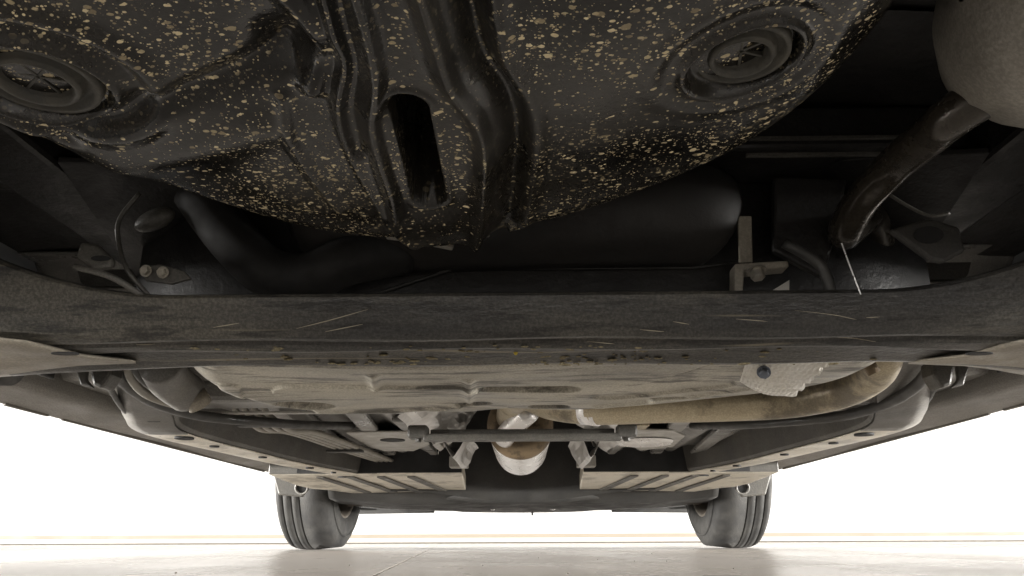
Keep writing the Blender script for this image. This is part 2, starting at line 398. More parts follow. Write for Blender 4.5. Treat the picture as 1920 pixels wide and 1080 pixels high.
def wellz(X, Y, D):
    Z = np.full(X.shape, WZ)
    # slight dish and broad waves of a thin pressing
    Z = Z + .006 * np.sin(X * 17 + .6) * np.sin(Y * 13 + .4)
    ef = sstep(.004, .045, D)
    dl, sl = pl_dist(X, Y, Lo); dr, sr = pl_dist(X, Y, Ro)
    inL = sstep(-.004, .004, sl * dl); inR = sstep(-.004, .004, -sr * dr)
    Z = Z - .011 * inL * inR * ef
    Z = Z + .014 * sstep(.09, .25, X - WC[0])
    g = lambda poly, w: np.exp(-(pl_dist(X, Y, poly)[0] / w) ** 2)
    Z = Z - ef * (.005 * g(Lo, .0042) + .0090 * g(Li, .0058) - .004 * g(Lm, .005) + .012 * g(Ro, .0095))
    Z = Z + ef * .009 * g(Rg, .006)
    drg, srg = pl_dist(X, Y, Rg)
    Z = Z - .005 * np.exp(-((drg * srg - .014) / .007) ** 2)
    Z = Z - .011 * g(Lc, .009) - .004 * g(Ld, .005) + .014 * np.exp(-((X - PZ(548, 110, WZ).x) ** 2 + (Y - PZ(548, 110, WZ).y) ** 2) / .02 ** 2)
    Z = Z + .009 * g(Cr, .010) - .005 * g(Ck, .022)
    # slot through the stiffener
    ds, _ = pl_dist(X, Y, Sl)
    Z = Z + .085 * sstep(.0125, .0106, ds) - .0015 * np.exp(-((ds - .0155) / .003) ** 2)
    # drain recesses: ring, step, recess
    for (p, k) in ((PLUGR, .80), (PLUGL, .98)):
        r = np.hypot(X - p.x, Y - p.y) / k
        w_ = 1.0 if p.x < 0 else .25
        Z = Z + .007 * sstep(.042, .037, r) - .004 * np.exp(-((r - .044) / .0035) ** 2) + w_ * (.004 * np.exp(-((r - .056) / .006) ** 2) - .004 * np.exp(-((r - .068) / .008) ** 2))
    # rolled edge
    rr = .05
    t = np.clip(1 - D / rr, 0, 1)
    Z = Z + rr * .9 * (1 - np.sqrt(np.clip(1 - t * t, 0, 1)))
    return Z
well = ob('spare_wheel_well', polar(*WC, lambda th: np.full(th.shape, WR), wellz, 1000, 260, [(.004, .36), (.012, .437)], .85), 'spattered_underseal', car, smooth=True,
          label='black spare wheel well spattered with dried mud')
for (p, k) in ((PLUGR, .80), (PLUGL, .98)):
    z = WZ + .004 + .006 * math.sin(p.x * 17 + .6) * math.sin(p.y * 13 + .4) + .014 * float(sstep(.09, .25, np.float64(p.x - WC[0])))
    plug = ob('drain_plug', lathe([(.012, .0001), (.012, .0175 * k), (.001, .0185 * k), (-.003, .0205 * k), (-.0035, .0225 * k), (-.001, .0245 * k), (.004, .025 * k), (.004, .0300 * k), (-.001, .0312 * k), (-.001, .0345 * k), (.005, .036 * k)], (p.x, p.y, z), (0, 0, 1), 56), 'plug_plastic', well, smooth=True)
    for q in range(3):
        a = .35 + q * math.pi / 3
        ob('plug_rib', box((p.x, p.y, z + .006), (.036 * k, .0016, .007), Matrix.Rotation(a, 3, 'Z')), 'plug_plastic', plug)
# lip tabs at the front of the well, pale colour standing in for highlights
for (a, b, c, d) in ((725, 441, 800, 449), (848, 440, 918, 437), (800, 452, 850, 462)):
    p, q = PY(a, b, .617), PY(c, d, .617)
    ob('lip_tab', box((p + q) / 2, ((q - p).length, .006, .007), Matrix.Rotation(-math.atan2(q.z - p.z, q.x - p.x), 3, 'Y')), 'muffler_steel', well, bev=.0015)

# ---- rear torsion beam
BP = [(.665, .232), (.640, .240), (.620, .2392), (.6135, .2365), (.6120, .2335), (.6160, .2240), (.6215, .2130), (.6265, .2050), (.6305, .2008), (.6345, .2000), (.6370, .2020), (.6380, .2055), (.6440, .2062), (.6500, .1990), (.6540, .1966), (.6575, .1966), (.6592, .1992), (.6602, .2008), (.674, .2002), (.690, .1958), (.6970, .1930), (.703, .1932), (.7045, .1958), (.700, .201), (.675, .208), (.658, .218), (.664, .230)]
def beam_sec(x):
    a = abs(x); e = max(0.0, (a - .30) / .20); out = []
    for (y, z) in BP:
        up = .050 * e * e * max(0., min(1., (z - .2045) / .02))
        yy = y + (.035 * e * e if y > .65 and z < .2 else 0) - .02 * e * e * (1 if y < .63 else 0)
        zz = z + up + (.0012 * math.sin(x * 21 + y * 90) if z < .22 else 0)
        out.append((x, yy, zz))
    return out
def beam(u, v):
    x = -.52 + 1.04 * u; s = beam_sec(x); return s[int(round(v * (len(BP) - 1)))]
bs = grid(beam, 160, len(BP) - 1)
beam_o = ob('rear_axle_beam', bs, 'beam_paint', car, smooth=True)
es = beam_o.modifiers.new('crease', 'EDGE_SPLIT'); es.split_angle = R(24)
def on_beam(px, py, lift=.0006):
    r = ray(px, py); best = None
    for (a, b) in zip(BP[:-1], BP[1:]):
        # (y, z) line against the sight line z = h + k*y
        k = r.z / r.y; dy, dz = b[0] - a[0], b[1] - a[1]; den = dz - k * dy
        if abs(den) < 1e-9: continue
        t = (CAM_H + k * a[0] - a[1]) / den
        if 0 <= t <= 1:
            y = a[0] + t * dy
            if best is None or y < best: best = y
    if best is None: best = .66
    return Vector((r.x / r.y * best, best, CAM_H + r.z / r.y * best)) - r.normalized() * lift
SCR = [((556, 616), (620, 600), (690, 580)), ((610, 622), (680, 608)), ((1380, 598), (1420, 601), (1462, 605)), ((1490, 582), (1560, 590), (1600, 598), (1642, 606)), ((1548, 632), (1600, 634), (1642, 641)),
       ((270, 616), (315, 606)), ((400, 614), (448, 606)), ((255, 646), (290, 645)), ((1800, 576), (1845, 572)), ((1620, 596), (1650, 594)), ((1262, 603), (1292, 608)), ((1100, 640), (1165, 646)), ((1200, 618), (1245, 622))]
for s in SCR:
    ob('scratch', tube([on_beam(*p, lift=.0001) for p in s], lambda t: .00034 * (.3 + math.sin(math.pi * min(max(t, .02), .98))), 6, 6), 'scratch_bare', beam_o)
mat('dried_mud', (0.15, 0.125, 0.075), 0.8, dust=(0.26, 0.22, 0.13), dust_amt=0.9, dscale=60, grit=0.3)
rs = random.Random(3); mud = []
for k in range(170):
    px_ = rs.gauss(1000, 260); py_ = rs.choice((rs.gauss(671, 5), rs.gauss(655, 3), rs.gauss(681, 2)))
    if 300 < px_ < 1700 and 640 < py_ < 684:
        q = rs.random() ** 2; mud.append(ellipsoid(on_beam(px_, py_, .0001), .0012 + .005 * q, .0011 + .0015 * q, .0005 + .0006 * q, Matrix.Rotation(rs.uniform(-.4, .4), 3, 'Z'), n=4))
ob('mud_crust', join(*mud), 'dried_mud', beam_o, smooth=True, kind='stuff')
ob('paint_chip', ellipsoid(on_beam(967, 660, .0002), .0022, .0015, .003), 'chip_yellow', beam_o, smooth=True)
for s in (-1, 1):
    # trailing arm: pressed box from stub axle past the beam end to its front bush
    path = [(.62, .20, .28), (.60, .42, .262), (.575, .57, .245), (.57, .68, .235), (.60, .76, .233), (.635, .84, .238)]
    C = catmull([Vector((s * a, b, c)) for a, b, c in path], 8)
    V, F = [], []; n = 12
    for i, p in enumerate(C):
        t = i / (len(C) - 1); w = .048 + .026 * math.sin(t * math.pi); h = .026
        for k in range(n):
            a = 2 * math.pi * k / n; ca, sa_ = math.cos(a), math.sin(a)
            V.append((p.x + w * math.copysign(abs(ca) ** .6, ca), p.y, p.z + h * math.copysign(abs(sa_) ** .6, sa_)))
    for i in range(len(C) - 1):
        for k in range(n): k2 = (k + 1) % n; F.append((i * n + k, i * n + k2, (i + 1) * n + k2, (i + 1) * n + k))
    arm = ob('trailing_arm', (V, F), 'black_underseal', beam_o, smooth=True)
    ob('bush', join(lathe([(-.035, .012), (-.035, .034), (.035, .034), (.035, .012)], (s * .635, .85, .24), (1, 0, 0), 28), disc((s * .635 - .045, .85, .24), (1, 0, 0), .012, .09, 12)), 'hose_rubber', beam_o, smooth=True)
    # gusset with a dark drain hole
    g = [PZ(979 + s * (979 - a), b, .203) for a, b in ((235, 668), (130, 640), (70, 668), (60, 700), (150, 690))]
    gx = [p.x for p in g]
    def gus(u, v, s=s):
        M_ = lambda a: a if s < 0 else 1958 - a
        x_ = -90 + 345 * u
        pt = (x_, float(np.interp(x_, [-90, 0, 50, 90, 150, 255], [628, 633, 638, 648, 663, 676]))); pl_ = (x_, float(np.interp(x_, [-90, 0, 40, 95, 150, 255], [712, 706, 702, 692, 685, 681])))
        z = .1905 + .0035 * u * u + .004 * (2 * v - 1) ** 4 + .002 * u + .0012 * math.sin(u * 5) 
        return PZ(M_(pt[0] * (1 - v) + pl_[0] * v), pt[1] * (1 - v) + pl_[1] * v, z)
    gp = ob('gusset_plate', grid(gus, 60, 14), 'arm_dust', beam_o, smooth=True, solid=.0015)
    hc = PZ(122 if s < 0 else 1958 - 122, 664, .1880)
    ob('gusset_hole', prism([hc + Vector((s * .012 * math.cos(t_ * math.pi / 8), .0055 * math.sin(t_ * math.pi / 8), 0)) for t_ in range(16)], (0, 0, .001)), 'tyre_groove', gp)
    # body bracket that holds the bush
    br = ob('arm_bracket', join(box((s * .585, .86, .275), (.006, .10, .10)), box((s * .685, .86, .275), (.006, .10, .10)), box((s * .635, .905, .285), (.10, .006, .075))), 'black_underseal', car, bev=.002)
    ob('bracket_bolt', hexbolt((s * .582, .85, .24), (-s, 0, 0), .011, .012), 'bolt_steel', br)
    # shock absorber leaning up beside the arm
    sh = ob('shock_absorber', tube([(s * .500, .60, .245), (s * .480, .50, .50)], .024, 18, 2), 'black_underseal', car, smooth=True)
    ob('lower_eye', lathe([(-.02, .008), (-.02, .021), (.02, .021), (.02, .008)], (s * .500, .605, .238), (1, 0, 0), 20), 'rail_side', sh, smooth=True)

# ---- fuel tank
TZ = .205
tp = [(-.335, .725), (-.362, .78), (-.368, .86), (-.345, .95), (-.29, 1.01), (-.20, 1.045), (-.05, 1.06), (.07, 1.055), (.13, 1.035), (.25, .985), (.33, .94), (.375, .88), (.385, .80), (.36, .73), (.2, .715), (0, .715), (-.2, .715)]
tp = smooth2(tp + tp[:1], 6)[:-1]
TC = (0.0, .88)
_an = np.array([math.atan2(y - TC[1], x - TC[0]) for x, y in tp]); _rr = np.array([math.hypot(x - TC[0], y - TC[1]) for x, y in tp])
_o = np.argsort(_an); _an, _rr = _an[_o], _rr[_o]
def trho(th):
    t = (th + np.pi) % (2 * np.pi) - np.pi
    return np.interp(t, np.r_[_an - 2 * np.pi, _an, _an + 2 * np.pi], np.r_[_rr, _rr, _rr])
GRV = smooth2(xy([(960, 757), (1000, 752), (1080, 742), (1180, 722), (1270, 700), (1345, 676), (1420, 650)], TZ))
def stad(X, Y, a, b, r):
    d, _ = pl_dist(X, Y, xy([a, b], TZ)); return d - r
def tankz(X, Y, D):
    Z = np.full(X.shape, TZ) + .003 * np.sin(X * 14) * np.sin(Y * 11)
    d, s = pl_dist(X, Y, GRV)
    Z = Z + .007 * np.exp(-(d / .005) ** 2) - .006 * sstep(-.004, .004, s * d) 
    for (a, b, r, h) in (((925, 721), (1058, 721), .018, .055), ((555, 749), (588, 751), .026, .060), ((480, 746), (481, 746), .012, .04), ((1232, 746), (1280, 745), .011, .03), ((775, 766), (820, 764), .014, .03), ((870, 754), (905, 750), .012, .03), ((1010, 762), (1050, 760), .014, .03)):
        q = stad(X, Y, a, b, r); Z = Z + h * sstep(.001, -.004, q)
    for (a, b, r, h) in (((560, 722), (850, 722), .030, -.004), ((1150, 738), (1330, 722), .030, .004), ((430, 715), (440, 735), .012, -.003)):
        q = stad(X, Y, a, b, r); Z = Z + h * sstep(.002, -.002, q)
    for bead in ([(600, 760), (740, 764), (860, 757)], [(1120, 757), (1300, 742), (1420, 726)], [(880, 700), (880, 745)], [(700, 690), (705, 712)]):
        Z = Z - .004 * np.exp(-(pl_dist(X, Y, xy(bead, TZ))[0] / .006) ** 2)
    rr = .034; t = np.clip(1 - D / rr, 0, 1)
    Z = Z + rr * (1 - np.sqrt(np.clip(1 - t * t, 0, 1)))
    return Z
tank = ob('fuel_tank', polar(*TC, trho, tankz, 720, 210, [(.002, .30), (.001, .40)], .8), 'tank_plastic', car, smooth=True, label='dusty beige plastic fuel tank with moulded recesses')
# moulded marks on the tank skin
mk = []
def tmark(px, py, dx, dy, w=.0016):
    a, b = PZ(px, py, TZ - .001), PZ(px + dx, py + dy, TZ - .001); a.z += .003 * math.sin(a.x * 14) * math.sin(a.y * 11); b.z += .003 * math.sin(b.x * 14) * math.sin(b.y * 11)
    a.z -= .0008; b.z -= .0008
    mk.append(tube([a, b], w, 5, 1, smooth=False))
for i in range(13):
    x = 553 + i * 8; tmark(x, 716, 5, 9); tmark(x + 5, 725, 3, -8, .0012)
    if i % 3 != 2: tmark(x + 3, 728, 4, 8)
for i in range(11): 
    x = 735 + i * 11; tmark(x, 716, (i % 3) * 2 - 1, 9); 
    if i % 2: tmark(x, 716, 7, 0)
for i in range(16): tmark(735 + i * 6.5, 747 - i * .1, 3, 0, .0012)
for (a, b, c, d) in ((452, 726, 8, 1), (470, 727, 14, 2), (470, 727, 3, 4), (484, 729, 4, 5), (474, 731, 12, 3)): tmark(a, b, c, d)
ob('moulded_marks', join(*mk), 'tank_plastic', tank, kind='stuff')
# steel straps and the seam flange round the tank
ob('seam_flange', prism([(x * 1.035, .88 + (y - .88) * 1.04, .265) for x, y in tp], (0, 0, .006)), 'tray_plastic', tank)

# embossed heat shield beside the tank, with its bolt
hs = [PY(1388, 714, .79), PY(1402, 668, .735), PY(1570, 668, .735), PY(1493, 739, .80)]
hq = [Vector(p) for p in (hs[0], hs[3], hs[1], hs[2])]
def shield(u, v):
    a = hq[0].lerp(hq[1], u); b = hq[2].lerp(hq[3], u); p = a.lerp(b, v)
    bow = .012 * math.sin(math.pi * u) * (1 - v * .6)
    p = p + Vector((0, bow, -.004 * math.sin(math.pi * u)))
    p.z += .0034 * (abs(math.sin(u * 40 + .5 * math.sin(v * 46))) * abs(math.sin(v * 44)) - .3)
    if u > .78: p.z += .002 * math.sin(v * 30 + u * 12) * (u - .78) / .22
    return p
hso = ob('exhaust_heat_shield', grid(shield, 130, 90), 'embossed_foil', car, smooth=True, solid=.0012, label='embossed silver heat shield beside the tank')
ob('shield_bolt', hexbolt(PY(1432, 697, .752), (-.25, -.75, -.6), .0052, .007), 'bolt_blue', hso, smooth=False)

# ---- exhaust line
pipe_pts = [(-.028, 1.52, .262), (-.02, 1.42, .275), (.005, 1.30, .272), (.05, 1.205, .240), (.11, 1.145, .224), (.20, 1.112, .221), (.30, 1.098, .221), (.385, 1.075, .222), (.435, 1.015, .226), (.443, .94, .232), (.432, .885, .240), (.424, .845, .256)]
rear_pts = [(.426, .855, .252), (.410, .80, .285), (.385, .75, .325), (.355, .70, .342), PY(1598, 428, .67), PY(1584, 436, .64), PY(1612, 380, .60), PY(1675, 312, .55), PY(1745, 252, .49), PY(1795, 212, .455), (.335, .405, .325), (.385, .385, .345)]
EXR = lambda t: .0250 - .0030 * float(sstep(.90, .98, np.float64(t)))
exh = ob('exhaust_pipe', tube(pipe_pts, EXR, 24, 8), 'exhaust_steel', car, smooth=True, label='dusty tan exhaust pipe bending round the tank')
ob('rear_pipe', tube(rear_pts, lambda t: .0215 - .0065 * float(sstep(.02, .2, np.float64(t))) + .002 * float(sstep(.8, 1, np.float64(t))), 24, 8), 'rear_pipe_steel', exh, smooth=True, label='dark brown pipe rising to the muffler')
ob('pipe_joint_band', tube([(.095, 1.156, .2275), (.118, 1.143, .2235)], .027, 24, 2), 'bright_steel', exh, smooth=True)
ob('pipe_stub', tube([PY(1622, 672, .80), PY(1640, 700, .80)], .007, 12, 2), 'rusty_cap', exh, smooth=True)
ob('hanger_tab', box((.185, 1.15, .212), (.028, .03, .004)), 'exhaust_steel', exh, bev=.001)
RC = Vector((-.004, 0, .252))
res = ob('resonator', lathe([(1.505, .058), (1.512, .0645), (1.52, .066), (1.535, .0655), (1.545, .066), (1.93, .066), (1.945, .064), (1.955, .058), (2.00, .03), (2.02, .026)], (RC.x, 0, RC.z), (0, 1, 0), 56), 'bright_steel', car, smooth=True, label='silver cylindrical exhaust silencer with rusty end')
def cap_prof():
    return [(1.500, .0005), (1.498, .018), (1.502, .028), (1.496, .042), (1.499, .052), (1.506, .060), (1.514, .0668), (1.532, .0672), (1.536, .0664)]
ob('end_cap', lathe(cap_prof(), (RC.x, 0, RC.z), (0, 1, 0), 56), 'rusty_cap', res, smooth=True, label='rust brown pressed end cap')
for (bx, bz, brr) in ((.034, -.018, .014), (-.028, -.022, .011)):
    ob('cap_boss', disc((RC.x + bx, 1.493, RC.z + bz), (0, 1, 0), brr, .01, 20), 'rusty_cap', res)
ob('front_pipe', tube([(RC.x, 1.98, RC.z), (RC.x, 2.2, RC.z), (RC.x + .01, 2.45, RC.z + .02), (RC.x, 2.75, RC.z + .06)], .023, 20, 6), 'exhaust_steel', res, smooth=True)
# bright elbow just behind the silencer
ob('pipe_elbow', tube([PY(944, 822, 1.49), PY(962, 800, 1.45), PY(992, 772, 1.38)], .0205, 20, 6), 'bright_steel', exh, smooth=True)
def muf():
    V, F = [], []; n = 40
    st = [(.272, .05), (.280, .50), (.298, .78), (.325, .94), (.355, 1.0), (.59, 1.0), (.605, .97), (.61, .05)]
    for (x, k) in st:
        for i in range(n):
            a = 2 * math.pi * i / n; V.append((x, .380 + .100 * k * math.cos(a), .350 + .078 * k * math.sin(a)))
    for i in range(len(st) - 1):
        for k in range(n): k2 = (k + 1) % n; F.append((i * n + k, i * n + k2, (i + 1) * n + k2, (i + 1) * n + k))
    return V, F
mu = ob('muffler', muf(), 'muffler_steel', car, smooth=True, label='grey oval rear muffler at the upper right')
ob('seam_band', lathe([(0, 1), (.006, 1.0)], (0, 0, 0), (1, 0, 0), 8), 'muffler_steel', mu).data.transform(Matrix.Translation((.37, .380, .350)) @ Matrix.Diagonal((1, .1015, .0795, 1)))
ob('tail_pipe', tube([(.50, .24, .34), (.52, .05, .33), (.52, -.45, .33)], .02, 18, 6), 'muffler_steel', mu, smooth=True)
# exhaust hanger above the beam on the right
hb = ob('hanger_bracket', join(prism([PY(1384, 404, .665), PY(1410, 404, .665), PY(1412, 492, .665), PY(1386, 492, .665)], (0, .004, 0)),
     prism([PY(1378, 494, .655), PY(1478, 488, .655), PY(1480, 500, .655), PY(1396, 508, .655), PY(1393, 556, .655), PY(1377, 556, .655)], (0, .02, 0))), 'dusty_steel', car, bev=.0015)
ob('hanger_bolt', hexbolt(PY(1418, 506, .650), (0, -.3, -1), .0065, .009), 'bolt_steel', hb)
ob('foil_corner', prism([PY(1436, 552, .69), PY(1480, 525, .69), PY(1480, 556, .69)], (0, .003, 0)), 'embossed_foil', hso)
ob('hanger_wire', tube([PY(1578, 456, .60), PY(1594, 500, .60), PY(1614, 552, .60)], .0007, 8, 4), 'bright_steel', hb)

# ---- cavity over the beam, its shade partly put into near-black part colours
ob('shade_panel', grid(lambda u, v: (-.41 + .84 * u, .714 + .06 * max(0, abs(2 * u - 1) - .8) * 5 * .6 - .010 * math.sin(math.pi * u) * math.sin(math.pi * v), .215 + .20 * v), 20, 10), 'black_underseal', car, smooth=True, solid=.002)  # black sheet added to hide the tank wall, standing in for shade
# dark cavity over the beam: cross panel, filler hose, rear rails, wiring
mat('bulge_plastic', (0.012, 0.011, 0.010), 0.6, dust=(0.026, 0.022, 0.019), dust_amt=0.7, dscale=8, bump=0.1)
ob('tank_rear_bulge', tube([(-.20, .715, .34), (-.17, .705, .342), (.0, .700, .345), (.16, .700, .345), (.20, .712, .34)], lambda t: .058 * (1 - .6 * abs(2 * t - 1) ** 6), 28, 8), 'bulge_plastic', tank, smooth=True)
ob('rear_cross_panel', prism([PY(670, 566, .698), PY(850, 505, .698), PY(1300, 503, .698), PY(1384, 492, .698), PY(1384, 575, .698), PY(670, 575, .698)], (0, .002, 0)), 'black_underseal', car, bev=.001)
ob('panel_flange', tube([PY(670, 562, .695), PY(850, 504, .695), PY(1300, 502, .695), PY(1384, 491, .695)], .0018, 8, 1, smooth=False), 'tray_plastic', car)
ob('filler_hose', tube([PY(370, 360, .67), PY(430, 440, .67), PY(500, 508, .665), PY(570, 522, .665), PY(650, 490, .67), PY(760, 470, .69)],   .024, 20, 8), 'hose_shaded', car, smooth=True)
cm = ob('rear_crossmember', box((0, .665, .405), (1.1, .075, .045)), 'black_underseal', car, bev=.004)
ob('edge_glint', box((.32, .622, .372), (.22, .004, .003)), 'rail_side', cm)  # thin paler strips painted as highlight lines on the crossmember edges
ob('edge_glint', box((.30, .624, .3905), (.17, .004, .003)), 'rail_side', cm)
for s in (-1, 1):
    rr_ = ob('rear_rail', join(box((s * .46, .28, .395), (.075, 1.3, .075))), 'black_underseal', car, bev=.006)
    ob('rail_gusset', prism([(s * .42, .60, .36), (s * .30, .66, .385), (s * .36, .78, .36), (s * .44, .80, .32)], (0, 0, .006)), 'black_underseal', rr_, bev=.001)
ob('damper_pad', ellipsoid(PY(290, 412, .66), .020, .010, .010, Matrix.Rotation(-.45, 3, 'Y')), 'rail_side', car, smooth=True)
hb2 = ob('hose_bracket', prism([PY(262, 500, .625), PY(300, 495, .625), PY(345, 508, .625), (PY(358, 522, .625)), PY(320, 532, .625), PY(272, 526, .625)], (0, .004, 0)), 'rail_side', car, bev=.001)
for (a, b) in ((274, 508), (306, 511)):
    ob('bracket_bolt', hexbolt(PY(a, b, .623), (0, -1, -.2), .0040, .005), 'dusty_steel', hb2)
ob('brake_pipe', tube([PY(262, 362, .62), PY(225, 410, .62), PY(222, 450, .62), PY(238, 505, .62), PY(280, 556, .63)], .0022, 8, 6), 'rail_side', car, smooth=True)
ob('brake_pipe', tube([PY(140, 500, .60), PY(210, 520, .60), PY(275, 560, .62)], .0028, 8, 6), 'rail_side', car, smooth=True)
ob('brake_pipe', tube([PY(1652, 355, .62), PY(1700, 385, .62), PY(1742, 404, .62), PY(1780, 400, .62)], .0016, 8, 6), 'rail_side', car, smooth=True)
ob('brake_pipe', tube([PY(1470, 455, .63), PY(1530, 490, .63), PY(1550, 520, .63), PY(1560, 560, .63)], .005, 10, 6), 'hose_rubber', car, smooth=True)
# pressed brackets on the beam ends
sb_ = ob('spring_bracket', prism([PY(a_, b_, .60) for a_, b_ in ((1668, 430), (1700, 420), (1745, 408), (1800, 425), (1812, 470), (1770, 492), (1745, 486))], (0, .008, 0)), 'rail_side', beam_o, bev=.003)
sb_.data.materials[0] = MATS['tray_plastic']
ob('bracket_hole', prism([PY(1742 + 28 * math.cos(k * math.pi / 9), 440 + 16 * math.sin(k * math.pi / 9), .5985) for k in range(18)], (0, .001, 0)), 'tyre_groove', sb_)
sb_ = ob('spring_bracket', prism([PY(a_, b_, .60) for a_, b_ in ((150, 452), (182, 456), (212, 484), (208, 500), (172, 506), (140, 480))][::-1], (0, .008, 0)), 'rail_side', beam_o, bev=.003)
ob('bracket_hole', prism([PY(188 + 18 * math.cos(k * math.pi / 9), 484 + 5 * math.sin(k * math.pi / 9), .5985) for k in range(18)], (0, .001, 0)), 'tyre_groove', sb_)
ob('rear_bracket', prism([PY(1452, 330, .66), PY(1590, 335, .66), PY(1560, 470, .66), PY(1545, 520, .66), PY(1450, 470, .66)], (0, .01, 0)), 'black_underseal', car, bev=.003)

# ---- sills with jacking flange
for s in (-1, 1):
    sec = [(.705, .300), (.703, .252), (.712, .243), (.735, .2415), (.762, .239), (.786, .2365), (.795, .2355), (.803, .238), (.812, .252), (.830, .275)]
    def sill(u, v, s=s):
        i = int(round(v * (len(sec) - 1))); y = .70 + 1.74 * u
        x, z = sec[i]; x -= .02 * max(0, (1.0 - y) / .3) ** 2 * 0
        return (s * x, y, z + .0015 * math.sin(y * 9 + i))
    so = ob('sill', grid(sill, 60, len(sec) - 1), 'sill_coat', car, smooth=True, solid=.002)
    for (y0, y1) in ((.74, 1.08), (1.13, 1.24), (1.28, 2.34)):
        ob('jacking_flange', box((s * .793, (y0 + y1) / 2, .2350), (.006, y1 - y0, .008)), 'sill_coat', so, bev=.0015)
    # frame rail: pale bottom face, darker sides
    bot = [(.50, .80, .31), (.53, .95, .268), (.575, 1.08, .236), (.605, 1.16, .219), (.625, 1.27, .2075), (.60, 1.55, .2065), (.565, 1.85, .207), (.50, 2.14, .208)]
    B = catmull([Vector(q) for q in bot], 6)
    V, F = [], []
    for i, p in enumerate(B):
        t = i / (len(B) - 1); w = .070 - .01 * t; z = p.z
        for (dx, zz) in ((.010, max(.30, z + .02)), (.004, z + .006), (-.001, z), (-w + .004, z), (-w, z + .006), (-w - .012, max(.30, z + .02))):
            V.append((s * (p.x + dx), p.y, zz))
    for i in range(len(B) - 1):
        for k in range(5): F.append((i * 6 + k, i * 6 + k + 1, (i + 1) * 6 + k + 1, (i + 1) * 6 + k))
    F.append((0, 1, 2, 3, 4, 5))
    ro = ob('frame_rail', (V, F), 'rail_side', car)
    V2 = []; F2 = []
    for i, p in enumerate(B):
        t = i / (len(B) - 1); w = .070 - .01 * t; z = p.z - .0035
        V2 += [(s * (p.x + .016), p.y, z + .001), (s * (p.x - .002), p.y, z), (s * (p.x - w + .006), p.y, z)]
    for i in range(len(B) - 1):
        for k in range(2): F2.append((i * 3 + k, i * 3 + k + 1, (i + 1) * 3 + k + 1, (i + 1) * 3 + k))
    kq = 24
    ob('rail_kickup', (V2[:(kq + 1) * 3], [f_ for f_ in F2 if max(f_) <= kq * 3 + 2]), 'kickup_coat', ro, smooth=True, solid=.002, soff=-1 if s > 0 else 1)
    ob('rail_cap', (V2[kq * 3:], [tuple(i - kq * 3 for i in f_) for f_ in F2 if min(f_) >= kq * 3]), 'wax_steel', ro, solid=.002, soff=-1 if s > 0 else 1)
    for (x, y, r) in ((.585, 1.30, .016), (.580, 1.42, .009), (.555, 1.62, .009), (.525, 1.88, .010), (.50, 2.02, .007)):
        h = ob('drain_hole', disc((s * x, y, .2055), (0, 0, -1), r, .0052, 20), 'tyre_groove', ro); h.scale = (1, 1, 1)

# ---- front floor crossmember, left and right of the tunnel
for s in (-1, 1):
    top = [(.165, 2.10, .205), (.40, 2.10, .205), (.60, 2.10, .2045), (.70, 2.10, .2045)]
    bot = [(.185, 2.52, .181), (.40, 2.54, .179), (.56, 2.53, .178), (.615, 2.44, .183), (.665, 2.42, .186), (.69, 2.34, .191), (.70, 2.2, .20)]
    poly = [Vector((s * a, b, c)) for a, b, c in top + bot[::-1]]
    if s < 0: poly = poly[::-1]
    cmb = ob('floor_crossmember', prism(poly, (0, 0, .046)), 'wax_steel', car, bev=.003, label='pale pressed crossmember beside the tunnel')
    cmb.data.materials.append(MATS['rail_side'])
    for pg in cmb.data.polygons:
        if abs(pg.normal.z) < .5 and pg.center.x * s > .3: pg.material_index = 1  # outer side faces coloured darker, as if in shade
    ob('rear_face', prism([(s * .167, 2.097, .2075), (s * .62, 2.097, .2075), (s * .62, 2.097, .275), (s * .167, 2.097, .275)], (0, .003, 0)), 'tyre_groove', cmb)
    for k in range(4):
        xa = .235 + k * .085
        q4 = [Vector((s * xa, 2.50, .1808)), Vector((s * (xa + .026), 2.50, .1808)), Vector((s * (xa + .088), 2.14, .2015)), Vector((s * (xa + .066), 2.14, .2015))]
        ob('groove_shade', prism(q4 if s > 0 else q4[::-1], (0, 0, -.004)), 'rail_side', cmb, bev=.0015)  # flat dark strip, its colour standing in for shade in a groove
    ob('drain_hole', disc((s * .50, 2.16, .2035), (0, .05, -1), .022, .004, 20), 'tyre_groove', cmb)
    ob('tunnel_step', box((s * .172, 2.07, .232), (.05, .05, .03)), 'grey_plate', cmb, bev=.003)
    # splash plate ahead of the sill, over the tyre
    lp = [PY(979 + s * (979 - a), b, 2.46) for a, b in ((510, 884), (522, 928), (566, 932), (574, 918), (560, 905), (600, 884))]
    ln = ob('splash_plate', prism(lp if s > 0 else lp[::-1], (0, .02, 0)), 'rail_side', car, bev=.004)
    c = PY(979 + s * (979 - 566), 914, 2.45)
    ob('jack_eye', lathe([(-.006, .017), (-.006, .022), (.006, .022), (.006, .017)], c, (0, 1, .2), 24, closed=True), 'liner_plastic', cmb, smooth=True)
    ob('arm_bush', disc(c + Vector((0, .003, 0)), (0, 1, .2), .0165, .01, 20), 'tyre_groove', cmb)

